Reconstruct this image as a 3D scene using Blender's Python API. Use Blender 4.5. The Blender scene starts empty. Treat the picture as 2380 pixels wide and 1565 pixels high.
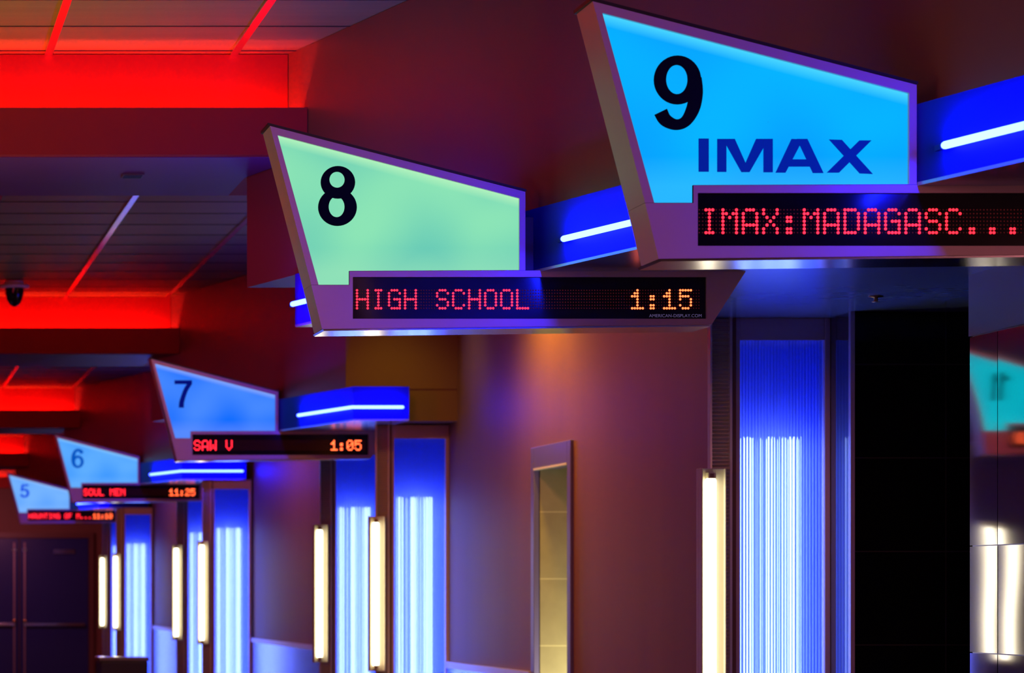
import bpy, bmesh, math, random
from mathutils import Vector, Matrix
random.seed(4)
C = bpy.context.scene.collection
SC = bpy.context.scene
H = 1.55                      # eye height above the floor; heights below are given relative to the eye

# ---------------------------------------------------------------- camera, world, lights, exposure
W, HT = 2380.0, 1565.0
FPX, PX, PY = 6320.0, -320.0, 1372.0
cam = bpy.data.cameras.new('camera'); cam.sensor_width = 36; cam.sensor_fit = 'HORIZONTAL'
cam.lens = FPX / W * 36
cam.shift_x = (W / 2 - PX) / W
cam.shift_y = (PY - HT / 2) / W
cam.clip_start = 0.1; cam.clip_end = 200
cam.dof.use_dof = True; cam.dof.focus_distance = 9.6; cam.dof.aperture_fstop = 5.6
co = bpy.data.objects.new('camera', cam); C.objects.link(co)
co.location = (0, 0, H); co.rotation_euler = (math.radians(90), 0, 0)
SC.camera = co
SC.view_settings.view_transform = 'Standard'; SC.view_settings.look = 'None'
SC.view_settings.gamma = 1; SC.view_settings.exposure = 0
SC.view_settings.use_curve_mapping = False
w = bpy.data.worlds.new('world'); SC.world = w; w.use_nodes = True
w.node_tree.nodes['Background'].inputs[0].default_value = (0.25, 0.16, 0.3, 1)
w.node_tree.nodes['Background'].inputs[1].default_value = 0.05

XL_ = -1.09
def area(name, loc, size, energy, col, rot=(0, 0, 0), size_y=None, spread=180):
    l = bpy.data.lights.new(name, 'AREA'); l.energy = energy; l.color = col; l.size = size
    l.spread = math.radians(spread)
    if size_y: l.shape = 'RECTANGLE'; l.size_y = size_y
    o = bpy.data.objects.new(name, l); C.objects.link(o); o.location = (loc[0], loc[1], loc[2] + H); o.rotation_euler = rot
    return o
def spot(name, loc, energy, col, ang, blend=.6, rot=(0, 0, 0), r=.04):
    l = bpy.data.lights.new(name, 'SPOT'); l.energy = energy; l.color = col; l.spot_size = math.radians(ang)
    l.spot_blend = blend; l.shadow_soft_size = r
    o = bpy.data.objects.new(name, l); C.objects.link(o); o.location = (loc[0], loc[1], loc[2] + H); o.rotation_euler = rot
# added unseen fills behind and beside the camera, and ceiling downlights between the bays
area('lobby_fill', (.9, -1.5, 1.7), 1.8, 125, (1, .30, .30), rot=(math.radians(62), 0, 0))  # added reddish fill for the sign fronts and beam lips
area('lobby_fill', (-.95, 7.2, .9), .8, 11, (1, .60, .34), rot=(0, math.radians(-90), 0), size_y=1.2)  # added warm fill for the left sides of the signs
area('lobby_fill', (.3, 11.0, -1.2), .9, 12, (.95, .76, .24), rot=(math.radians(180), 0, 0), spread=75)  # added uplight near the floor to warm the ceiling tiles
area('hall_light', (2.6, 16.0, 2.38), .5, 50, (1, .36, .18))
area('hall_light', (2.9, 26.3, 2.38), .5, 34, (1, .36, .22))
area('hall_light', (2.9, 36.5, 2.38), .5, 26, (1, .36, .22))
area('hall_light', (2.2, 44.2, 1.5), .5, 30, (.9, .22, .34), rot=(math.radians(35), 0, 0))  # added fill tilted at the end wall and doors, no fixture there
for yy, e in ((6.5, 16), (14.5, 48), (25, 48), (35, 42)):       # added red fills high on the left of each bay, no coves there
    area('red_side_fill', (XL_ + .06, yy, 2.1), 2.4, e, (1, .015, .09), rot=(0, math.radians(-90), math.radians(28)), size_y=.2)
spot('wall_scallop', (3.85, 16.7, 2.36), 270, (1, .52, .02), 120, 1, r=.12)
spot('wall_scallop', (3.75, 18.8, 2.36), 30, (.9, .72, .01), 100, 1, r=.12)
area('passage_light', (4.9, 16.25, -1.0), .4, 36, (.95, .86, .50), rot=(math.radians(90), 0, 0), size_y=.4)

# ---------------------------------------------------------------- materials
def newmat(name):
    m = bpy.data.materials.new(name); m.use_nodes = True
    nt = m.node_tree; return m, nt, nt.nodes['Principled BSDF']
def mat(name, col, rough=.5, metal=0, spec=.5, noise=0, nscale=(8, 8, 8), bump=0, bscale=40, coat=0):
    m, nt, b = newmat(name)
    b.inputs['Base Color'].default_value = (*col, 1); b.inputs['Roughness'].default_value = rough
    b.inputs['Metallic'].default_value = metal; b.inputs['Specular IOR Level'].default_value = spec
    b.inputs['Coat Weight'].default_value = coat; b.inputs['Coat Roughness'].default_value = .08
    tc = nt.nodes.new('ShaderNodeTexCoord')
    if noise:
        mp = nt.nodes.new('ShaderNodeMapping'); mp.inputs['Scale'].default_value = nscale
        n = nt.nodes.new('ShaderNodeTexNoise'); n.inputs['Scale'].default_value = 1; n.inputs['Detail'].default_value = 4
        mx = nt.nodes.new('ShaderNodeMix'); mx.data_type = 'RGBA'
        mx.inputs['A'].default_value = (*[c * (1 - noise) for c in col], 1)
        mx.inputs['B'].default_value = (*[min(1, c * (1 + noise)) for c in col], 1)
        nt.links.new(tc.outputs['Object'], mp.inputs[0]); nt.links.new(mp.outputs[0], n.inputs[0])
        nt.links.new(n.outputs[0], mx.inputs['Factor']); nt.links.new(mx.outputs['Result'], b.inputs['Base Color'])
    if bump:
        n2 = nt.nodes.new('ShaderNodeTexNoise'); n2.inputs['Scale'].default_value = bscale
        bp = nt.nodes.new('ShaderNodeBump'); bp.inputs['Strength'].default_value = bump; bp.inputs['Distance'].default_value = .01
        nt.links.new(tc.outputs['Object'], n2.inputs[0]); nt.links.new(n2.outputs[0], bp.inputs['Height'])
        nt.links.new(bp.outputs[0], b.inputs['Normal'])
    return m
def emit(name, col, k, base=(.05, .05, .05), sample=True):
    m, nt, b = newmat(name)
    b.inputs['Base Color'].default_value = (*base, 1); b.inputs['Emission Color'].default_value = (*col, 1)
    b.inputs['Emission Strength'].default_value = k; b.inputs['Roughness'].default_value = .5; b.inputs['Specular IOR Level'].default_value = .08
    if not sample:
        try: m.cycles.emission_sampling = 'NONE'
        except Exception: pass
    return m
def tilemat(name, col, joint, size, off, rough, axis='xz', jw=.004, noise=.25):
    """tiles with joints on a regular grid; sizes in metres, object coordinates"""
    m, nt, b = newmat(name); b.inputs['Roughness'].default_value = rough
    tc = nt.nodes.new('ShaderNodeTexCoord'); sp = nt.nodes.new('ShaderNodeSeparateXYZ')
    nt.links.new(tc.outputs['Object'], sp.inputs[0])
    def line(out, s, o):
        a = nt.nodes.new('ShaderNodeMath'); a.operation = 'SUBTRACT'; a.inputs[1].default_value = o
        p = nt.nodes.new('ShaderNodeMath'); p.operation = 'PINGPONG'; p.inputs[1].default_value = s / 2
        l = nt.nodes.new('ShaderNodeMath'); l.operation = 'LESS_THAN'; l.inputs[1].default_value = jw / 2
        nt.links.new(out, a.inputs[0]); nt.links.new(a.outputs[0], p.inputs[0]); nt.links.new(p.outputs[0], l.inputs[0]); return l.outputs[0]
    l1 = line(sp.outputs[{'x': 0, 'y': 1, 'z': 2}[axis[0]]], size[0], off[0])
    l2 = line(sp.outputs[{'x': 0, 'y': 1, 'z': 2}[axis[1]]], size[1], off[1])
    mxm = nt.nodes.new('ShaderNodeMath'); mxm.operation = 'MAXIMUM'; nt.links.new(l1, mxm.inputs[0]); nt.links.new(l2, mxm.inputs[1])
    n = nt.nodes.new('ShaderNodeTexNoise'); n.inputs['Scale'].default_value = 9; n.inputs['Detail'].default_value = 6
    nt.links.new(tc.outputs['Object'], n.inputs[0])
    c1 = nt.nodes.new('ShaderNodeMix'); c1.data_type = 'RGBA'
    c1.inputs['A'].default_value = (*[c * (1 - noise) for c in col], 1); c1.inputs['B'].default_value = (*[c * (1 + noise) for c in col], 1)
    nt.links.new(n.outputs[0], c1.inputs['Factor'])
    c2 = nt.nodes.new('ShaderNodeMix'); c2.data_type = 'RGBA'; c2.inputs['B'].default_value = (*joint, 1)
    nt.links.new(mxm.outputs[0], c2.inputs['Factor']); nt.links.new(c1.outputs['Result'], c2.inputs['A'])
    nt.links.new(c2.outputs['Result'], b.inputs['Base Color']); return m

M = dict(
    paint=mat('bulkhead_paint', (.19, .085, .09), .42, noise=.08, nscale=(1, 1, 1)),
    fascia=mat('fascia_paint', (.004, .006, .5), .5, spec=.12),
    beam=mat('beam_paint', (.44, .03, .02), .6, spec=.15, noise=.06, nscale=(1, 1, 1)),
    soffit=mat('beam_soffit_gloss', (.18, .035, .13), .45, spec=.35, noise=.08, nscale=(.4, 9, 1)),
    wall=mat('brown_wall_covering', (.22, .10, .065), .55, spec=.35, noise=.14, nscale=(1, 3.5, .25), bump=.04, bscale=160),
    tile=mat('ceiling_tile_face', (.24, .19, .055), .5, spec=.3, noise=.22, nscale=(1.2, 14, 1), bump=.15, bscale=120),
    grid=mat('ceiling_grid_metal', (.9, .85, .85), .22, metal=1),
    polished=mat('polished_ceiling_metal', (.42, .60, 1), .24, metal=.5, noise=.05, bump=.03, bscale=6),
    alu=mat('painted_aluminium', (.62, .50, .58), .33, metal=.25, noise=.04),
    steel=mat('brushed_steel', (.62, .60, .62), .16, metal=1),
    strip=mat('ribbed_strip_metal', (.82, .78, .70), .25, metal=.15),
    frame_blue=mat('blue_grey_frame', (.20, .18, .46), .35, metal=.3),
    dark_steel=mat('dark_steel', (.30, .28, .32), .3, metal=1),
    mirror=mat('polished_wall_steel', (.50, .49, .54), .04, metal=1),
    gloss_black=tilemat('black_gloss_tile', (.004, .004, .006), (.05, .045, .055), (.40, .40), (4.63, .965 + H), .07, 'xz', .005),
    olive=tilemat('olive_tile', (.38, .35, .21), (.60, .57, .34), (.60, .42), (4.7, -.35 + H), .4, 'xz', .008, .18),
    display=mat('display_black', (.006, .005, .008), .12),
    black=mat('black_plastic', (.012, .012, .016), .4),
    cream=mat('cream_enamel', (.66, .61, .44), .35),
    digit=mat('digit_vinyl', (.002, .004, .014), .8, spec=.1),
    wainscot=mat('wainscot_metal', (.55, .54, .66), .2, metal=1, bump=.02, bscale=5),
    carpet=mat('carpet', (.05, .03, .05), .9, noise=.4, nscale=(6, 6, 6)),
    door=mat('door_laminate', (.016, .03, .22), .35),
    brass=mat('brass', (.8, .6, .3), .25, metal=1),
    dome=mat('smoked_dome', (.01, .01, .012), .06),
    white=mat('white_plastic', (.8, .8, .78), .4),
    casing=mat('door_casing', (.16, .07, .05), .4),
    led_off=emit('led_unlit', (.5, .04, .05), .10, (.05, .01, .012), False),
    led_red=emit('led_red', (1, .014, .028), 4, sample=False),
    led_time=emit('led_orange_red', (1, .11, .03), 4.5, sample=False),
    small_text=emit('small_print', (.16, .12, .30), .55, sample=False),
    cove=emit('red_cove_tube', (1, .03, .016), 95),
    neon=emit('blue_neon', (.0065, .0125, 1), 115),
    column_tube=emit('blue_column_tube', (.36, .44, 1), 11),
    liner=mat('blue_box_liner', (.0, .05, .9), .6),
    warm_tube=emit('warm_fluorescent', (1, .90, .66), 6),
)
def diffuser():
    m = bpy.data.materials.new('blue_ribbed_acrylic'); m.use_nodes = True; nt = m.node_tree
    nt.nodes.clear(); out = nt.nodes.new('ShaderNodeOutputMaterial')
    t = nt.nodes.new('ShaderNodeBsdfTranslucent'); t.inputs[0].default_value = (.40, .60, 1, 1)
    g = nt.nodes.new('ShaderNodeBsdfPrincipled'); g.inputs['Base Color'].default_value = (.0, .03, .25, 1); g.inputs['Roughness'].default_value = .25; g.inputs['Specular IOR Level'].default_value = .2
    r = nt.nodes.new('ShaderNodeBsdfRefraction'); r.inputs['Color'].default_value = (.66, .80, 1, 1); r.inputs['Roughness'].default_value = .22; r.inputs['IOR'].default_value = 1.35
    mx = nt.nodes.new('ShaderNodeMixShader'); mx.inputs[0].default_value = .25
    m2 = nt.nodes.new('ShaderNodeMixShader'); m2.inputs[0].default_value = .45
    nt.links.new(t.outputs[0], m2.inputs[1]); nt.links.new(r.outputs[0], m2.inputs[2])
    nt.links.new(m2.outputs[0], mx.inputs[1]); nt.links.new(g.outputs[0], mx.inputs[2]); nt.links.new(mx.outputs[0], out.inputs[0])
    return m
M['diffuser'] = diffuser()
def wobble(m, amp):
    nt = m.node_tree; b = nt.nodes['Principled BSDF']; tc = nt.nodes.new('ShaderNodeTexCoord'); mp = nt.nodes.new('ShaderNodeMapping')
    mp.inputs['Scale'].default_value = (1, 1.1, 3.6); n = nt.nodes.new('ShaderNodeTexNoise'); n.inputs['Scale'].default_value = 1; n.inputs['Detail'].default_value = 0
    bp = nt.nodes.new('ShaderNodeBump'); bp.inputs['Strength'].default_value = 1; bp.inputs['Distance'].default_value = amp
    nt.links.new(tc.outputs['Object'], mp.inputs[0]); nt.links.new(mp.outputs[0], n.inputs[0]); nt.links.new(n.outputs[0], bp.inputs['Height']); nt.links.new(bp.outputs[0], b.inputs['Normal'])
wobble(M['mirror'], .0016)

def panel_mat(name, a, b_, edge, k=1.0, vertical=False):
    """back-lit acrylic sign face: two noise tones painted in for lamp hot spots"""
    m, nt, b = newmat(name)
    tc = nt.nodes.new('ShaderNodeTexCoord'); n = nt.nodes.new('ShaderNodeTexNoise')
    n.inputs['Scale'].default_value = 2.4; n.inputs['Detail'].default_value = 0.5
    r = nt.nodes.new('ShaderNodeValToRGB'); r.color_ramp.elements[0].position = .36; r.color_ramp.elements[1].position = .62
    r.color_ramp.elements[0].color = (*a, 1); r.color_ramp.elements[1].color = (*b_, 1)
    nt.links.new(tc.outputs['Object'], n.inputs[0]); nt.links.new(n.outputs[0], r.inputs[0])
    # lamp glow painted along the upper edge and the sill: distance to the sloping top line
    sp = nt.nodes.new('ShaderNodeSeparateXYZ'); nt.links.new(tc.outputs['Object'], sp.inputs[0])
    ma = nt.nodes.new('ShaderNodeMath'); ma.operation = 'MULTIPLY_ADD'; ma.inputs[1].default_value = .262
    nt.links.new(sp.outputs[0], ma.inputs[0]); nt.links.new(sp.outputs[2], ma.inputs[2])
    mr = nt.nodes.new('ShaderNodeMapRange'); mr.inputs[1].default_value = -.036; mr.inputs[2].default_value = -.002
    nt.links.new(ma.outputs[0], mr.inputs[0])
    mr2 = nt.nodes.new('ShaderNodeMapRange'); mr2.inputs[1].default_value = -.42; mr2.inputs[2].default_value = -.51
    nt.links.new(sp.outputs[2], mr2.inputs[0])
    h = nt.nodes.new('ShaderNodeMath'); h.operation = 'MULTIPLY'; h.inputs[1].default_value = .32; nt.links.new(mr2.outputs[0], h.inputs[0])
    mm = nt.nodes.new('ShaderNodeMath'); mm.operation = 'MAXIMUM'; nt.links.new(mr.outputs[0], mm.inputs[0]); nt.links.new(h.outputs[0], mm.inputs[1])
    mx = nt.nodes.new('ShaderNodeMix'); mx.data_type = 'RGBA'; mx.inputs['B'].default_value = (*edge, 1)
    nt.links.new(mm.outputs[0], mx.inputs['Factor']); nt.links.new(r.outputs[0], mx.inputs['A'])
    nt.links.new(mx.outputs['Result'], b.inputs['Emission Color']); b.inputs['Emission Strength'].default_value = k
    b.inputs['Base Color'].default_value = (.008, .008, .008, 1); b.inputs['Roughness'].default_value = .5; b.inputs['Specular IOR Level'].default_value = .06
    return m

# ---------------------------------------------------------------- mesh helpers
class MB:
    def __init__(s): s.bm = bmesh.new()
    def box(s, x0, x1, y0, y1, z0, z1):
        v = [s.bm.verts.new(p) for p in [(x0, y0, z0), (x1, y0, z0), (x1, y1, z0), (x0, y1, z0), (x0, y0, z1), (x1, y0, z1), (x1, y1, z1), (x0, y1, z1)]]
        for f in [(0, 3, 2, 1), (4, 5, 6, 7), (0, 1, 5, 4), (1, 2, 6, 5), (2, 3, 7, 6), (3, 0, 4, 7)]: s.bm.faces.new([v[i] for i in f])
        return s
    def plan(s, pts, z0, z1):                 # vertical prism over a plan polygon
        a = [s.bm.verts.new((x, y, z0)) for x, y in pts]; b = [s.bm.verts.new((x, y, z1)) for x, y in pts]
        n = len(pts); s.bm.faces.new(a[::-1]); s.bm.faces.new(b)
        for i in range(n): s.bm.faces.new([a[i], a[(i + 1) % n], b[(i + 1) % n], b[i]])
        return s
    def elev(s, pts, y0, y1):                 # prism along Y over an (x, z) polygon
        a = [s.bm.verts.new((x, y0, z)) for x, z in pts]; b = [s.bm.verts.new((x, y1, z)) for x, z in pts]
        n = len(pts); s.bm.faces.new(a); s.bm.faces.new(b[::-1])
        for i in range(n): s.bm.faces.new([a[i], b[i], b[(i + 1) % n], a[(i + 1) % n]])
        return s
    def face(s, pts):
        s.bm.faces.new([s.bm.verts.new(p) for p in pts]); return s
    def tube(s, pts, r, n=12):                # round tube through points, rounded ends
        pts = [Vector(p) for p in pts]; d0 = (pts[1] - pts[0]).normalized(); d1 = (pts[-1] - pts[-2]).normalized()
        path = [(pts[0] - d0 * r * .8, r * .35), (pts[0] - d0 * r * .4, r * .85)] + [(p, r) for p in pts] + [(pts[-1] + d1 * r * .4, r * .85), (pts[-1] + d1 * r * .8, r * .35)]
        rings = []
        for i, (p, rr) in enumerate(path):
            a = path[max(0, i - 1)][0]; b = path[min(len(path) - 1, i + 1)][0]; t = (b - a).normalized()
            up = Vector((0, 0, 1)) if abs(t.z) < .9 else Vector((1, 0, 0))
            u = t.cross(up).normalized(); v = t.cross(u).normalized()
            rings.append([s.bm.verts.new(p + (u * math.cos(k * 2 * math.pi / n) + v * math.sin(k * 2 * math.pi / n)) * rr) for k in range(n)])
        for a, b in zip(rings, rings[1:]):
            for k in range(n): s.bm.faces.new([a[k], a[(k + 1) % n], b[(k + 1) % n], b[k]])
        s.bm.faces.new(rings[0][::-1]); s.bm.faces.new(rings[-1]); return s
    def lathe(s, prof, c=(0, 0, 0), n=28):     # profile (r, z) about Z
        rings = []
        for r, z in prof:
            rings.append([s.bm.verts.new((c[0] + max(r, .0005) * math.cos(k * 2 * math.pi / n), c[1] + max(r, .0005) * math.sin(k * 2 * math.pi / n), c[2] + z)) for k in range(n)])
        for a, b in zip(rings, rings[1:]):
            for k in range(n): s.bm.faces.new([a[k], a[(k + 1) % n], b[(k + 1) % n], b[k]])
        return s
    def build(s, name, m, parent=None, bevel=0, smooth=False, lift=True):
        bmesh.ops.recalc_face_normals(s.bm, faces=s.bm.faces)
        me = bpy.data.meshes.new(name); s.bm.to_mesh(me); s.bm.free(); me.materials.append(m)
        if smooth:
            for p in me.polygons: p.use_smooth = True
        o = bpy.data.objects.new(name, me); C.objects.link(o)
        if parent: o.parent = parent
        elif lift:
            for v in me.vertices: v.co.z += H
        if bevel:
            md = o.modifiers.new('bevel', 'BEVEL'); md.width = bevel; md.segments = 2; md.limit_method = 'ANGLE'; md.angle_limit = math.radians(40)
        return o
def tag(o, label=None, cat=None, group=None, kind=None):
    if label: o['label'] = label
    if cat: o['category'] = cat
    if group: o['group'] = group
    if kind: o['kind'] = kind
    return o
def thing(name, label, cat, loc, group=None):
    o = bpy.data.objects.new(name, None); C.objects.link(o); o.empty_display_size = .05
    o.location = (loc[0], loc[1], loc[2] + H)
    return tag(o, label, cat, group)
def dup(root, loc, label):
    r = root.copy(); C.objects.link(r); r.location = (loc[0], loc[1], loc[2] + H); r['label'] = label
    for ch in list(root.children):
        c = ch.copy(); C.objects.link(c); c.parent = r
        for g in list(ch.children):
            d = g.copy(); C.objects.link(d); d.parent = c
    return r
def struct(o, label): return tag(o, label, kind='structure')

# ---------------------------------------------------------------- setting: shell
CEIL, SOF, LOW = 2.435, 1.43, 1.19
XW, XL, YB, YE = 4.23, -1.09, -4.0, 47.0
struct(MB().box(XL - .1, 8.1, YB, YE + .2, -H - .1, -H).build('floor', M['carpet']), 'dark carpeted floor of the hallway')
ceil = struct(MB().box(XL - .1, 8.1, YB, YE + .2, CEIL + .012, CEIL + .12).build('ceiling', M['tile']), 'dark brown tiled hallway ceiling between the red coves')
ceil_z = CEIL + H
def child(mb, name, m, parent, **k): return mb.build(name, m, parent, **k)
for x in [-.84 + .843 * i for i in range(8)]:
    o = MB().box(x - .018, x + .018, YB, YE, ceil_z - .002, ceil_z + .011).build('grid_runner', M['grid'], ceil)
g = MB(); y = 11.26
for i in range(62):
    g.box(XL, XW, y - .004, y + .004, ceil_z + .0085, ceil_z + .0125); y += .533
g.build('tile_joint', M['black'], ceil)

# right wall, with the opening of the side passage
OY0, OY1, OZ = 16.2, 17.1, .875
wr = MB(); wr.box(XW, XW + .12, 12.3, OY0, -H, CEIL + .01); wr.box(XW, XW + .12, OY1, YE, -H, CEIL + .01); wr.box(XW, XW + .12, OY0, OY1, OZ, CEIL + .01)
struct(wr.build('wall_right', M['wall']), 'long brown wall along the right of the hallway')
struct(MB().box(XL - .1, XL, YB, YE, -H, CEIL + .01).build('wall_left', M['wall']), 'brown wall along the left of the hallway')
struct(MB().box(XL - .1, 8.1, YB - .1, YB, -H, CEIL + .01).build('wall_back', M['wall']), 'brown wall at the near end of the lobby')
struct(MB().box(XL - .1, XW + .12, YE, YE + .1, -H, CEIL + .01).build('wall_end', M['wall']), 'brown wall at the far end with the double doors')
# side passage behind the opening
pg = MB(); pg.box(XW + .02, 6.4, OY1 - .05, OY1 - .005, -H, OZ)
struct(pg.build('wall_passage', M['olive']), 'olive tiled wall seen through the narrow opening')
pg = MB(); pg.box(XW + .12, 6.4, OY0 - .6, OY0 - .5, -H, 1.0); pg.box(6.4, 6.5, OY0 - .6, OY1 + .1, -H, 1.0); pg.box(XW + .12, 6.5, OY0 - .6, OY1 + .1, 1.0, 1.1)
struct(pg.build('wall_passage_inner', M['wall']), 'inner walls of the side passage')
of = MB(); F = XW - .02
of.box(F, XW + .14, OY0 - .03, OY0 + .05, -H, OZ + .02); of.box(F, XW + .015, OY1 - .05, OY1 + .03, -H, OZ + .02)
of.box(F, XW + .14, OY0 + .05, OY1 - .05, OZ - .115, OZ + .02)
o = struct(of.build('trim_1', M['frame_blue'], bevel=.004), 'purple-grey metal frame around the narrow opening')
MB().box(F - .004, F + .03, OY0 + .05, OY1 - .05, OZ - .125 + H, OZ - .115 + H).build('lintel_edge', M['white'], o)

# wainscot of brushed metal with a cap
for n, (a, b) in enumerate([(17.13, 19.58), (22.4, 29.35), (32.3, 39.3), (42.1, 46.9)]):
    wsc = struct(MB().box(XW - .02, XW, a, b, -H, -.56).build('trim_%d' % (n + 2), M['wainscot']), 'shiny metal wainscot low on the brown wall')
    child(MB().box(XW - .035, XW, a, b, -.56 + H, -.515 + H), 'wainscot_cap', M['alu'], wsc)

# ---------------------------------------------------------------- bulkheads, canopies, beams
def facet(k):                                  # X of the sloping bulkhead face at depth y
    if k == 0: return lambda y: 5.416 - .28 * y
    s = 10.25 * (k - 1)
    return lambda y: 8.46 - .26 * (y - s)
EXT = [(12.85, 7.0, 11.62 + .3), (23.1, 19.33, None), (33.3, 29.58, None), (43.6, 39.83, None)]
CEND = [None, 3.84, 4.14, 4.16]
for k in range(4):
    f = facet(k); yE, yN = EXT[k][:2]
    if k == 0:
        pts = [(f(yE), yE), (f(yN), yN), (8.0, yN), (8.0, yE)]
        low = [(f(12.28) - .02, 12.3), (f(6.75) - .09, 6.75), (8.0, 6.75), (8.0, 12.3)]
    else:
        pts = [(f(yE), yE), (f(yN), yN), (XW, yN), (XW, yE)]
        yb = yN - .23
        low = [(f(yE - .6) - .02, yE - .55), (f(yb) - .045, yb), (CEND[k], yb), (CEND[k], yN + .03), (CEND[k], yE - .55)]
    b = struct(MB().plan(pts, SOF, CEIL + .01).build('wall_bulkhead_%d' % (k + 1), M['paint']), 'slanted bulkhead above the entrance carrying a numbered sign')
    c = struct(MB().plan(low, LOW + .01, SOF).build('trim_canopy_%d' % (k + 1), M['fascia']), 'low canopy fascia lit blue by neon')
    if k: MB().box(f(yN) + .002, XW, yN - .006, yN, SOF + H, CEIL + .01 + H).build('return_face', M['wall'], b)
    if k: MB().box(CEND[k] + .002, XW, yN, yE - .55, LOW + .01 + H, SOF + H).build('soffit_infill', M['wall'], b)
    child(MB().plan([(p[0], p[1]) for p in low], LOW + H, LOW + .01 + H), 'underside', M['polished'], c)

# red coves: lip box in front, upper face behind, light strip on the ledge between
LIPX = [f_ for f_ in (facet(0), facet(1), facet(2), facet(3))]
for k in range(4):
    y = 12.2 + 10.25 * k; f = facet(k); yE = EXT[k][0]
    xf = f(y) - .004
    lo = [(XL, y), (xf, y), (f(y + .05) - .004, y + .05), (XL, y + .05)]
    lipz0, lipz1 = 1.954, 2.166
    bm = MB().plan(lo, lipz0, lipz1)
    fe = f(yE) - .004
    bm.plan([(XL, y + .05), (f(y + .05) - .004, y + .05), (fe, yE), (fe, yE + .01), (XW, yE + .01), (XW, y + 1.26), (XL, y + 1.26)], lipz0, lipz0 + .05)
    bm.plan([(XL, y + .20), (f(y + .2) - .004, y + .20), (fe, yE), (fe, yE + .01), (XW, yE + .01), (XW, y + 1.26), (XL, y + 1.26)], lipz0 + .05, CEIL + .008)
    o = struct(bm.build('ceiling_beam_%d' % (k + 1), M['beam']), 'dropped red beam with a lit cove across the hallway ceiling')
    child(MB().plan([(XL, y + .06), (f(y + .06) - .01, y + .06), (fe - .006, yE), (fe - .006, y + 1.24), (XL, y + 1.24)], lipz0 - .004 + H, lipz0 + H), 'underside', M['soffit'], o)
    names = ['nearest red cove tube behind the wide red beam by sign 8', 'red cove tube behind the beam by sign 7', 'red cove tube behind the beam by sign 6', 'red cove tube behind the beam by sign 5']
    t = MB(); t.tube([(XL + .05, y + .115, 2.055), (f(y + .15) - .05, y + .115, 2.055)], .012, 8)
    tag(t.build('cove_light', M['cove'], smooth=True), names[k], 'light strip', 'red cove tubes')
# short cove on the end wall
ob = MB().box(XL, 2.68, YE - .22, YE - .18, 1.76, 1.95); ob.box(XL, 2.68, YE - .18, YE, 1.76, 1.80)
struct(ob.build('trim_9', M['beam']), 'small red cove ledge on the end wall')
tag(MB().tube([(XL + .05, YE - .06, 1.85), (2.62, YE - .06, 1.85)], .012, 8).build('cove_light', M['cove'], smooth=True), 'farthest red cove tube on the end wall above the doors', 'light strip', 'red cove tubes')

# ---------------------------------------------------------------- neon tubes on the canopies
def neon(pts, label):
    o = thing('neon_tube', label, 'neon light', pts[0], 'blue neon tubes on the canopies')
    p0 = Vector(pts[0])
    MB().tube([Vector(p) - p0 for p in pts], .0115, 10).build('tube', M['neon'], o, smooth=True)
    for q in (pts[0], pts[-1]):
        d = Vector(q) - p0
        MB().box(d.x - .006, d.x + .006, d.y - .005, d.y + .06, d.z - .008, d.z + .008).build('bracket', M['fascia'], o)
def fa(k, y, off=.075): return facet(k)(y) - off
NZ = 1.283
neon([(fa(0, 12.2, .07), 12.2, NZ), (fa(0, 10.55), 10.55, NZ)], 'short blue neon tube seen left of the green sign 8')
neon([(fa(0, 9.93), 9.93, NZ), (fa(0, 8.35), 8.35, NZ)], 'blue neon tube between sign 8 and sign 9')
neon([(fa(0, 7.84, .1), 7.84, NZ), (fa(0, 7.0, .12), 7.0, NZ)], 'blue neon tube right of sign 9 at the frame edge')
SIGND = [8.0, 10.15, 20.4, 30.65, 40.9]
nl = ['bent blue neon tube right of sign 7', 'bent blue neon tube below sign 7, right of sign 6', 'farthest blue neon tube right of sign 5']
for k in (1, 2, 3):
    f = facet(k); yb = EXT[k][1] - .23; ys = SIGND[k + 1] - .44
    if k == 1: e = 3.79
    elif k == 2: e = 4.10
    else: e = 3.55
    neon([(f(ys) - .07, ys, NZ), (f(yb) - .06, yb - .03, NZ), (e, yb - .03, NZ)], nl[k - 1])

# ---------------------------------------------------------------- digits and dot-matrix font
def ell(cx, cy, rx, ry, n=40): return [(cx + rx * math.cos(2 * math.pi * i / n), cy + ry * math.sin(2 * math.pi * i / n)) for i in range(n)]
def ring(o, i): return [[o[j], o[(j + 1) % len(o)], i[(j + 1) % len(o)], i[j]] for j in range(len(o))]
def cr(P, n=6):
    Q = [P[0]] + P + [P[-1]]; out = []
    for i in range(1, len(Q) - 2):
        for t in range(n):
            t /= n; out.append(tuple(.5 * (2 * Q[i][d] + (Q[i + 1][d] - Q[i - 1][d]) * t + (2 * Q[i - 1][d] - 5 * Q[i][d] + 4 * Q[i + 1][d] - Q[i + 2][d]) * t * t + (3 * Q[i][d] - Q[i - 1][d] - 3 * Q[i + 1][d] + Q[i + 2][d]) * t ** 3) for d in range(len(P[0]))))
    return out + [P[-1]]
def stroke(P):                                  # P: (x, y, width)
    P = cr(P); L, R = [], []
    for i, p in enumerate(P):
        a, b = P[max(0, i - 1)], P[min(len(P) - 1, i + 1)]; dx, dy = b[0] - a[0], b[1] - a[1]; l = math.hypot(dx, dy) or 1
        nx, ny = -dy / l * p[2] / 2, dx / l * p[2] / 2; L.append((p[0] + nx, p[1] + ny)); R.append((p[0] - nx, p[1] - ny))
    return [[L[i], L[i + 1], R[i + 1], R[i]] for i in range(len(P) - 1)]
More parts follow.
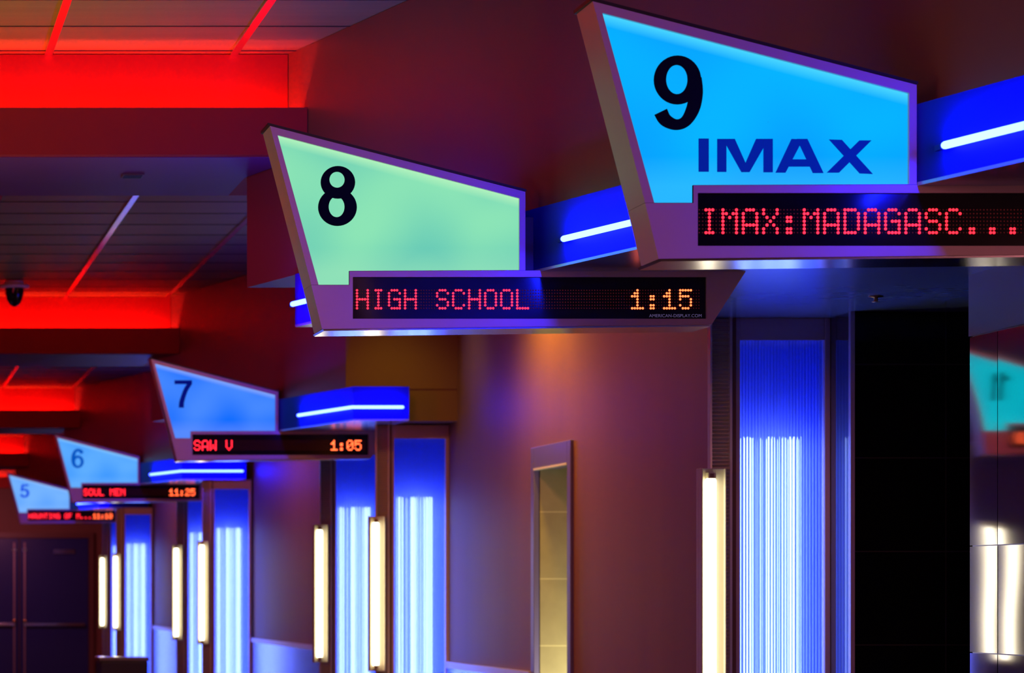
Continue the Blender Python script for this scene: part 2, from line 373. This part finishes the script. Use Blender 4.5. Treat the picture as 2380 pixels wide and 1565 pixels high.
def digit(d):
    """polygons in a unit-height box, y up, x from 0; traced from heavy grotesque numerals"""
    s = 1 / 174.
    if d in '96':
        ro = ell(1577, 185, 55, 57); ri = ell(1575.5, 184, 25, 34)
        P = ring(ro, ri) + stroke([(1538, 259, 32), (1549, 278, 30), (1573, 289, 25), (1596, 281, 26), (1613, 252, 31), (1620, 215, 32), (1618, 180, 30)])
        P = [[((x - 1522) * s, (302 - y) * s) for x, y in q] for q in P]
        if d == '6': P = [[(.66 - x, 1 - y) for x, y in q] for q in P]
        return P
    if d == '8':
        s = 1 / 139.
        P = ring(ell(786, 425, 40, 38), ell(784, 419, 17.7, 18.5)) + ring(ell(785, 483, 45, 43.5), ell(783, 482, 18.5, 24))
        return [[((x - 740) * s, (527 - y) * s) for x, y in q] for q in P]
    if d == '7':
        return [[(0, 1), (.64, 1), (.64, .86), (0, .86)]] + stroke([(.57, .90, .16), (.42, .66, .165), (.32, .4, .17), (.26, .18, .18), (.25, 0, .19)])
    if d == '5':
        return [[(.12, 1), (.60, 1), (.60, .86), (.12, .86)], [(.12, 1), (.27, .95), (.20, .48), (.045, .50)]] + stroke([(.12, .50, .10), (.20, .58, .13), (.36, .61, .15), (.52, .50, .18), (.57, .33, .18), (.50, .15, .17), (.33, .07, .14), (.17, .12, .16), (.08, .26, .17)])
    return [[(.26, 0), (.44, 0), (.44, 1), (.31, 1), (.26, .9)], [(.08, .80), (.08, .70), (.30, .74), (.30, .92)]]
FONT = {'H': "10001 10001 10001 11111 10001 10001 10001", 'I': "01110 00100 00100 00100 00100 00100 01110", 'G': "01110 10001 10000 10111 10001 10001 01111",
        'S': "01110 10001 10000 01110 00001 10001 01110", 'C': "01110 10001 10000 10000 10000 10001 01110", 'O': "01110 10001 10001 10001 10001 10001 01110",
        'L': "10000 10000 10000 10000 10000 10000 11111", 'M': "10001 11011 10101 10001 10001 10001 10001", 'A': "01110 10001 10001 10001 11111 10001 10001",
        'X': "10001 10001 01010 00100 01010 10001 10001", 'D': "11110 10001 10001 10001 10001 10001 11110", 'W': "10001 10001 10001 10101 10101 11011 10001",
        'V': "10001 10001 10001 10001 10001 01010 00100", 'U': "10001 10001 10001 10001 10001 10001 01110", 'E': "11111 10000 10000 11110 10000 10000 11111",
        'N': "10001 11001 10101 10011 10001 10001 10001", 'T': "11111 00100 00100 00100 00100 00100 00100", 'F': "11111 10000 10000 11110 10000 10000 10000",
        ':': "00000 00000 01100 01100 00000 01100 01100", '.': "00000 00000 00000 00000 00000 01100 01100", '1': "00100 01100 11100 00100 00100 00100 11111",
        '5': "11111 10000 11110 00001 00001 10001 01110", '0': "01110 10001 10011 10101 11001 10001 01110", '2': "01110 10001 00001 00110 01000 10000 11111", ' ': "00000 00000 00000 00000 00000 00000 00000"}
FONT['5'] = "11111 10000 11110 10001 00001 10001 01110"
LETTERS = [  # heavy wide lettering below the 9, traced in photo pixels of a 2.267x crop
    [[(672, 728), (725, 728), (725, 903), (672, 903)]],
    [[(770, 730), (818, 730), (818, 904), (770, 904)], [(800, 730), (862, 730), (940, 905), (898, 905)], [(975, 730), (1040, 730), (940, 905), (898, 905)], [(1014, 730), (1062, 730), (1062, 906), (1014, 906)]],
    [[(1078, 908), (1130, 908), (1222, 732), (1162, 730)], [(1190, 730), (1245, 730), (1330, 910), (1275, 910)], [(1120, 876), (1290, 876), (1275, 838), (1140, 838)]],
    [[(1360, 733), (1427, 735), (1590, 915), (1522, 912)], [(1520, 738), (1583, 738), (1412, 908), (1348, 908)]]]

# ---------------------------------------------------------------- the theatre signs
PNL = [(0, 0), (.903, -.236), (.903, -.504), (.268, -.507), (.268, -.559), (.153, -.559)]
OUT = [(-.028, .034), (.925, -.212), (.925, -.505), (.268, -.507), (.268, -.559), (.126, -.559)]
HOU = [(.126, -.56), (.268, -.56), (.268, -.508), (1.751, -.504), (1.62, -.708), (.166, -.724)]
DSP = [(.281, -.530), (1.602, -.530), (1.602, -.686), (.281, -.686)]
TH = .18
def sign(num, X, D, Z, text, time, pm, label, flip=False, maxcol=131, dots=True, dig=None, extra=None):
    s = -1 if flip else 1
    root = thing('theater_sign', label, 'sign', (X, D, Z), 'numbered signs over the theatre entrances')
    fx = lambda L: [(s * u, v) for u, v in L]
    # frame ring of the upper blade
    bm = MB(); O, P = fx(OUT), fx(PNL); n = 6
    for i in range(n):
        j = (i + 1) % n
        if i not in (3,):
            q = [(O[i][0], 0, O[i][1]), (O[j][0], 0, O[j][1]), (P[j][0], 0, P[j][1]), (P[i][0], 0, P[i][1])]
            uq = []
            for p in q:
                if p not in uq: uq.append(p)
            if len(uq) > 2: bm.face(uq)
        bm.face([(P[i][0], 0, P[i][1]), (P[j][0], 0, P[j][1]), (P[j][0], .014, P[j][1]), (P[i][0], .014, P[i][1])])
        bm.face([(O[i][0], 0, O[i][1]), (O[j][0], 0, O[j][1]), (O[j][0], TH, O[j][1]), (O[i][0], TH, O[i][1])])
    bm.face([(p[0], TH, p[1]) for p in O])
    fr = bm.build('sign_frame', M['alu'], root)
    # thin dark cap strip along the sloping top edge
    MB().elev(fx([(-.034, .036), (.927, -.211), (.929, -.203), (-.036, .046)]), -.002, TH + .01).build('top_strip', M['black'], root)
    MB().elev(fx([(p[0], p[1]) for p in PNL]), .012, .02).build('lit_panel', pm, root)
    # number
    dx, dz, dh, sx = dig
    nb = MB()
    for qi, q in enumerate(digit(num)):
        nb.elev([(dx + a * dh * sx, dz + b * dh) for a, b in q], .0085 - .0002 * (qi // 40), .0118)
    nb.build('number', M[{'7': 'd7', '6': 'd6', '5': 'd5'}.get(num, 'digit')], root)
    if extra:
        for L in extra:
            lb = MB()
            for qi, q in enumerate(L): lb.elev([((a / 2.267 + 1330 - 1400) / 790., -(b / 2.267 - 30) / 790.) for a, b in q], .0085 - .0004 * qi, .0118)
            lb.build('letter', M['navy'], root)
    # housing
    hb = MB(); Hh, Dd = fx(HOU), fx(DSP); A, B, Cc, D_, E, Fv = Hh; a, b, c, d = Dd
    for q in ([Cc, D_, b, a], [D_, E, c, b], [E, Fv, d, c], [Fv, A, B, Cc, a, d]): hb.face([(p[0], 0, p[1]) for p in q])
    for i in range(4):
        p, q = Dd[i], Dd[(i + 1) % 4]; hb.face([(p[0], 0, p[1]), (q[0], 0, q[1]), (q[0], .02, q[1]), (p[0], .02, p[1])])
    for i in range(6):
        p, q = Hh[i], Hh[(i + 1) % 6]; hb.face([(p[0], 0, p[1]), (q[0], 0, q[1]), (q[0], TH, q[1]), (p[0], TH, p[1])])
    hb.face([(p[0], TH, p[1]) for p in Hh])
    hb.build('display_housing', M['alu'], root)
    MB().elev(fx([(.17, -.7245), (1.617, -.7085), (1.617, -.714), (.175, -.731)]), .006, TH + .05).build('bottom_plate', M['steel'], root)
    dp = MB().box(*sorted((Dd[0][0], Dd[1][0])), .012, .02, DSP[2][1], DSP[0][1]).build('led_display', M['display'], root)
    if dots:
        # columns of dots: unlit grid, red title, orange time
        pc, pr = .00998, .0112; u0, v0 = .2985, -.5785
        if flip: u0 = -1.585
        lit = set(); st = 127 - 6 * len(time)
        def dot(m, cidx, r, rad, m_):
            cx, cz = u0 + cidx * pc, v0 - r * pr
            m.face([(cx + rad * math.cos(t * 2 * math.pi / m_ + .5), .0105, cz + rad * math.sin(t * 2 * math.pi / m_ + .5)) for t in range(m_)])
        for (word, c0_, mm_) in ((text, 0, M['led_red']), (time, st, M['led_time'])):
            for ci, ch in enumerate(word):
                if ch == ' ': continue
                bm = MB()
                for r, row in enumerate(FONT[ch].split()):
                    for cc, b_ in enumerate(row):
                        if b_ == '1': lit.add((c0_ + ci * 6 + cc, r)); dot(bm, c0_ + ci * 6 + cc, r, .0047 if D < 12 else .0056, 6)
                bm.build('lit_character', mm_, dp)
        un = MB()
        for cidx in range(-1, 129):
            for r in range(7):
                if (cidx, r) not in lit: dot(un, cidx, r, .0026, 4)
        tag(un.build('unlit_dots', M['led_off'], dp), kind='stuff')
    return root
M['navy'] = emit('navy_vinyl', (0, .012, .27), 1, (0, .01, .1), False)
M['d7'] = emit('translucent_navy', (0, .004, .16), 1, (0, 0, .05), False)
M['d6'] = emit('translucent_blue', (0, .09, .50), 1, (0, .02, .1), False)
M['d5'] = emit('bright_translucent_blue', (0, .06, .75), 1, (0, .02, .1), False)
b9 = panel_mat('cyan_panel', (0, .335, 1), (0, .46, 1), (.06, .66, 1))
b8 = panel_mat('green_panel', (.14, .60, .46), (.26, .78, .46), (.42, .88, .50))
b7 = panel_mat('blue_panel', (.0, .15, 1), (.06, .25, 1), (.22, .38, 1))
b6 = panel_mat('sky_panel', (.05, .32, 1), (.11, .42, 1), (.22, .55, 1))
b5 = panel_mat('pale_blue_panel', (.12, .38, 1), (.18, .46, 1), (.3, .55, 1))
b1 = panel_mat('teal_panel', (0, .30, .42), (0, .45, .52), (0, .62, .66), 1.7)
sign('9', 2.177, 8.0, 1.699, 'IMAX:MADAGASC...', '', b9, 'big cyan sign with a black 9 and dark blue letters', dig=(.1545, -.344, .2203, 1), extra=LETTERS)
s8 = sign('8', 1.550, 10.15, 1.699, 'HIGH SCHOOL', '1:15', b8, 'pale green sign with a black 8 and a red dot display', dig=(.153, -.339, .2235, 1))
sign('7', 2.195, 20.4, 1.699, 'SAW V', '1:05', b7, 'blue sign with the number 7', dig=(.148, -.330, .206, 1))
sign('6', 2.20, 30.65, 1.715, 'SOUL MEN', '11:25', b6, 'light blue sign with the number 6', dig=(.155, -.34, .22, .98))
sign('5', 2.21, 40.9, 1.725, 'HAUNTING OF M...', '11:10', b5, 'farthest small light blue sign with the number 5', dig=(.160, -.335, .20, 1.08))
sign('1', .48, 19.45, 1.70, 'HAUNTING OF', '1:10', b1, 'teal sign reflected in the steel panels at the frame edge', flip=True, dig=(-.30, -.34, .22, 1))
# maker's small print under the dots of sign 8
cu = bpy.data.curves.new('small_print', 'FONT'); cu.body = 'AMERICAN-DISPLAY.COM'; cu.size = .0185; cu.space_character = 1.02
to = bpy.data.objects.new('tmp', cu); C.objects.link(to); bpy.context.view_layer.update()
me = bpy.data.meshes.new_from_object(to.evaluated_get(bpy.context.evaluated_depsgraph_get())); C.objects.unlink(to); bpy.data.objects.remove(to)
me.materials.clear(); me.materials.append(M['small_text']); sp_ = bpy.data.objects.new('small_print', me); C.objects.link(sp_)
sp_.parent = [c for c in s8.children if c.name.startswith('led_display')][0]
sp_.rotation_euler = (math.radians(90), 0, 0); sp_.location = (1.390, .0108, -.679); wdt = max(v.co.x for v in me.vertices); sp_.scale = (.196 / wdt, .9, 1)
# brackets tying each sign to its bulkhead
for sg, k in [(o_, k_) for o_, k_ in zip([o for o in C.objects if o.name.startswith('theater_sign')], (0, 0, 1, 2, 3))]:
    gx = facet(k)(sg.location.y + .12) - sg.location.x
    MB().box(.925, gx + .02, .05, .09, -.50, -.30).build('wall_bracket', M['black'], sg)

# ---------------------------------------------------------------- blue light columns with ribbed strips
def make_column(loc, label):
    """origin: floor, at the column's front left corner (x = 3.80)"""
    t = thing('light_column', label, 'light column', loc, 'blue glowing columns beside the entrances')
    h = LOW + H
    b = MB(); b.box(0, .43, .30, .33, 0, h); b.box(0, .035, .0, .30, 0, h); b.box(.405, .43, .0, .30, 0, h); b.box(.035, .405, 0, .30, 0, .08); b.box(.035, .405, 0, .30, h - .098, h)
    b.build('column_frame', M['alu'], t, bevel=.003)
    MB().box(.0, .014, -.012, .0, 0, h).build('edge_strip', M['casing'], t)
    # ribbed diffuser: semicircular flutes
    g = MB(); n = 27; w0, w1 = .04, .402; dz0, dz1 = .08, h - .098; pts = []
    for i in range(n):
        for a in range(6):
            th = math.pi * a / 6; c = w0 + (i + .5) * (w1 - w0) / n; r = (w1 - w0) / n / 2
            pts.append((c - r * math.cos(th), .018 - r * .85 * math.sin(th)))
    pts.append((w1, .018))
    for p, q in zip(pts, pts[1:]): g.face([(p[0], p[1], dz0), (q[0], q[1], dz0), (q[0], q[1], dz1), (p[0], p[1], dz1)])
    g.build('ribbed_diffuser', M['diffuser'], t)
    MB().box(.036, .404, .285, .298, .08, h - .1).box(.036, .040, .04, .285, .08, h - .1).box(.400, .404, .04, .285, .08, h - .1).build('liner', M['liner'], t)
    for x in (.105, .205, .30):
        MB().tube([(x, .12, .16), (x, .12, .66 + H)], .019, 10).build('tube', M['column_tube'], t, smooth=True)
    # ribbed metal strip to the left: rails and rungs
    s_ = MB(); s_.box(-.10, -.092, -.016, .02, 0, h); s_.box(-.012, -.002, -.01, .02, 0, h); s_.box(-.098, -.004, .022, .03, 0, h)
    z = .02
    while z < h - .01:
        for (ya, za, yb2, zb) in ((-.008, z + .008, .02, z), (-.008, z + .008, .02, z + .014)):
            s_.face([(-.094, ya, za), (-.006, ya, za), (-.006, yb2, zb), (-.094, yb2, zb)])
        z += .0168
    s_.build('ribbed_strip', M['strip'], t)
    return t
def make_lamp(loc, label):
    """origin: lamp centre on the strip, z at eye height"""
    t = thing('wall_lamp', label, 'lamp', loc, 'warm white vertical tube lamps beside the columns')
    z0, z1 = -.585, .53
    b = MB(); b.box(-.047, .07, -.03, 0, z0, z1); b.box(-.047, -.040, -.075, -.03, z0, z1); b.box(.063, .07, -.05, -.03, z0, z1)
    b.build('lamp_housing', M['cream'], t, bevel=.003)
    MB().tube([(0, -.055, z0 + .05), (0, -.055, z1 - .055)], .023, 14).build('lamp_tube', M['warm_tube'], t, smooth=True)
    for z in (z0 + .02, z1 - .045):
        s_ = MB().box(-.016, .016, -.075, -.03, z, z + .025).build('tube_holder', M['cream'], t)
        MB().box(-.010, .006, -.078, -.075, z + .004, z + .021).build('socket', M['casing'], s_)
    return t
c0 = make_column((3.80, 11.88, -H), 'nearest blue glowing ribbed column beside the black tile pillar')
l0 = make_lamp((3.69, 11.88, 0), 'nearest warm tube lamp beside the widest blue column')
cols = [(19.6, 'near blue column of the pair right of sign 7'), (22.0, 'far blue column of the pair under the sign 7 display'),
        (29.4, 'near blue column of the pair right of sign 6'), (31.8, 'far blue column of the pair under the sign 6 display'),
        (39.4, 'near blue column of the pair right of sign 5'), (41.6, 'far blue column of the pair under the sign 5 display')]
for (y, lb) in cols:
    dx = 3.80 if y in (19.6, 22.0) else 3.775
    dup(c0, (dx, y, -H), lb); dup(l0, (dx - .11, y, 0), lb.replace('blue column', 'warm tube lamp'))
# the left side of the hallway, seen in the steel panels
dup(c0, (-.36, 21.6, -H), 'blue column on the far left side, seen only as a reflection')
dup(l0, (-.46, 21.35, 0), 'warm tube lamp reflected in the steel panels')
struct(MB().box(XL, -.62, 18.6, 23.1, LOW, CEIL + .008).build('wall_bulkhead_left', M['paint']), 'bulkhead on the left side of the hallway')
struct(MB().box(-.62, .1, 21.93, 22.1, -H, LOW).build('wall_return_left', M['wall']), 'wall return on the left side behind the column')

# black tile pillar, entry recess, steel wall
struct(MB().box(XW, 8.0, 11.62, 12.3, -H, LOW).build('pillar_tile', M['gloss_black']), 'glossy black tiled pillar right of the blue column')
struct(MB().box(XW - .012, XW + .006, 11.605, 11.63, -H, LOW).build('trim_10', M['alu']), 'thin metal corner trim of the black pillar')
struct(MB().box(8.0, 8.1, 3, 12.3, -H, CEIL).build('wall_entry', M['black']), 'dark wall inside the entrance')
sw = struct(MB().box(4.19, 8.0, YB, 10.262, -H, LOW).build('wall_steel', M['dark_steel']), 'wall of polished steel panels at the right edge')
rows = [(-H, -.238), (-.234, .164), (.168, .954)]
cols_ = [(10.022, 10.27), (9.55, 10.018), (8.9, 9.546), (8.2, 8.896)]
rr = random.Random(3)
for ci, (a, b) in enumerate(cols_):
    for ri, (z0, z1) in enumerate(rows):
        t = .0; off = [[-.0004, 0, 0], [-.0010, -.0014, -.0005], [.001, 0, .001], [0, .001, 0]][ci][ri]
        x0 = 4.183 + off; x1 = 4.183 - off
        m_ = MB().plan([(x0, a), (x1, b), (4.19, b), (4.19, a)], z0 + H, z1 + H)
        m_.build('steel_panel', M['mirror'], sw)
MB().box(4.178, 4.19, 8.2, 10.27, .958 + H, LOW + H).build('header_panel', M['dark_steel'], sw)

# ---------------------------------------------------------------- end doors
def pxy(x, y): s_ = FPX / YE; return ((x - PX) / s_, (PY - y) / s_)
def leaf(x0, x1, label, hinge_right):
    t = thing('door', label, 'door', (x0, YE - .06, -H)); z = .892 + H; w_ = x1 - x0
    MB().box(0, w_, 0, .05, 0.01, z).build('leaf', M['door'], t, bevel=.003)
    e = .08 if hinge_right else w_ - .08
    MB().tube([(e, -.04, .1), (e, -.04, z - .08)], .014, 8).build('vertical_rod', M['alu'], t, smooth=True)
    MB().box(.05, w_ - .06, -.07, -.03, .93, .98).build('push_bar', M['steel'], t, bevel=.006)
    MB().lathe([(0, -.035), (.04, -.03), (.045, 0), (.03, .03), (0, .035)], (e, -.07, 1.02), 12).build('rod_cover', M['brass'], t, smooth=True)
    MB().box(e - .04, e + .04, -.06, 0, z - .23, z - .17).build('latch_case', M['steel'], t, bevel=.004)
    if hinge_right: MB().box(.58, .95, -.03, 0, z - .27, z - .19).build('closer', M['steel'], t, bevel=.004)
leaf(2.72, 3.90, 'dark blue door leaf of the far double doors with a long push bar', True)
leaf(1.52, 2.70, 'dark door leaf cut by the left frame edge', False)
dc = MB(); dc.box(1.42, 1.51, YE - .07, YE, -H, .99); dc.box(3.91, 4.0, YE - .07, YE, -H, .99); dc.box(1.51, 3.91, YE - .07, YE, .90, .99)
struct(dc.build('trim_11', M['casing']), 'brown casing around the far double doors')

# ---------------------------------------------------------------- small things
t = thing('security_camera', 'dark dome security camera with a white rim under the ceiling', 'camera', (1.20, 21.45, CEIL))
MB().lathe([(0, 0), (.075, 0), (.075, -.03), (.055, -.035)]).build('mount', M['white'], t, smooth=True)
MB().lathe([(.09, -.03), (.115, -.032), (.118, -.052), (.08, -.055), (.0, -.05)]).build('rim', M['white'], t, smooth=True)
MB().lathe([(.078, -.05), (.075, -.10), (.062, -.145), (.04, -.18), (.018, -.195), (0, -.2)]).build('dome', M['dome'], t, smooth=True)
t = thing('ceiling_vent', 'small dark slot vent in the underside of the nearest red beam', 'vent', (1.27, 12.78, 1.95))
MB().box(-.05, .05, -.06, .06, -.006, 0).build('plate', M['casing'], t, bevel=.002)
for i in range(3): MB().box(-.042, .042, -.045 + i * .035, -.025 + i * .035, -.009, -.006).build('slot', M['black'], t)
t = thing('fire_sprinkler', 'small round sprinkler in the blue-lit low ceiling', 'sprinkler', (4.1, 11.0, LOW))
MB().lathe([(0, 0), (.03, 0), (.03, -.004), (.008, -.006), (.008, -.02), (.0, -.02)], n=16).build('escutcheon', M['brass'], t, smooth=True)
MB().lathe([(0, -.02), (.016, -.022), (.016, -.025), (0, -.026)], n=16).build('deflector', M['brass'], t, smooth=True)
t = thing('waste_bin', 'black waste bin with a bright rim at the bottom left', 'bin', (2.02, 21.0, -H)); hb = -.52 + H
MB().box(-.185, .185, 0, .37, .03, hb - .03).build('body', M['black'], t, bevel=.012)
MB().box(-.193, .193, -.008, .378, hb - .03, hb).build('rim', M['steel'], t, bevel=.006)
MB().box(-.17, .17, .015, .355, 0, .03).build('plinth', M['black'], t)
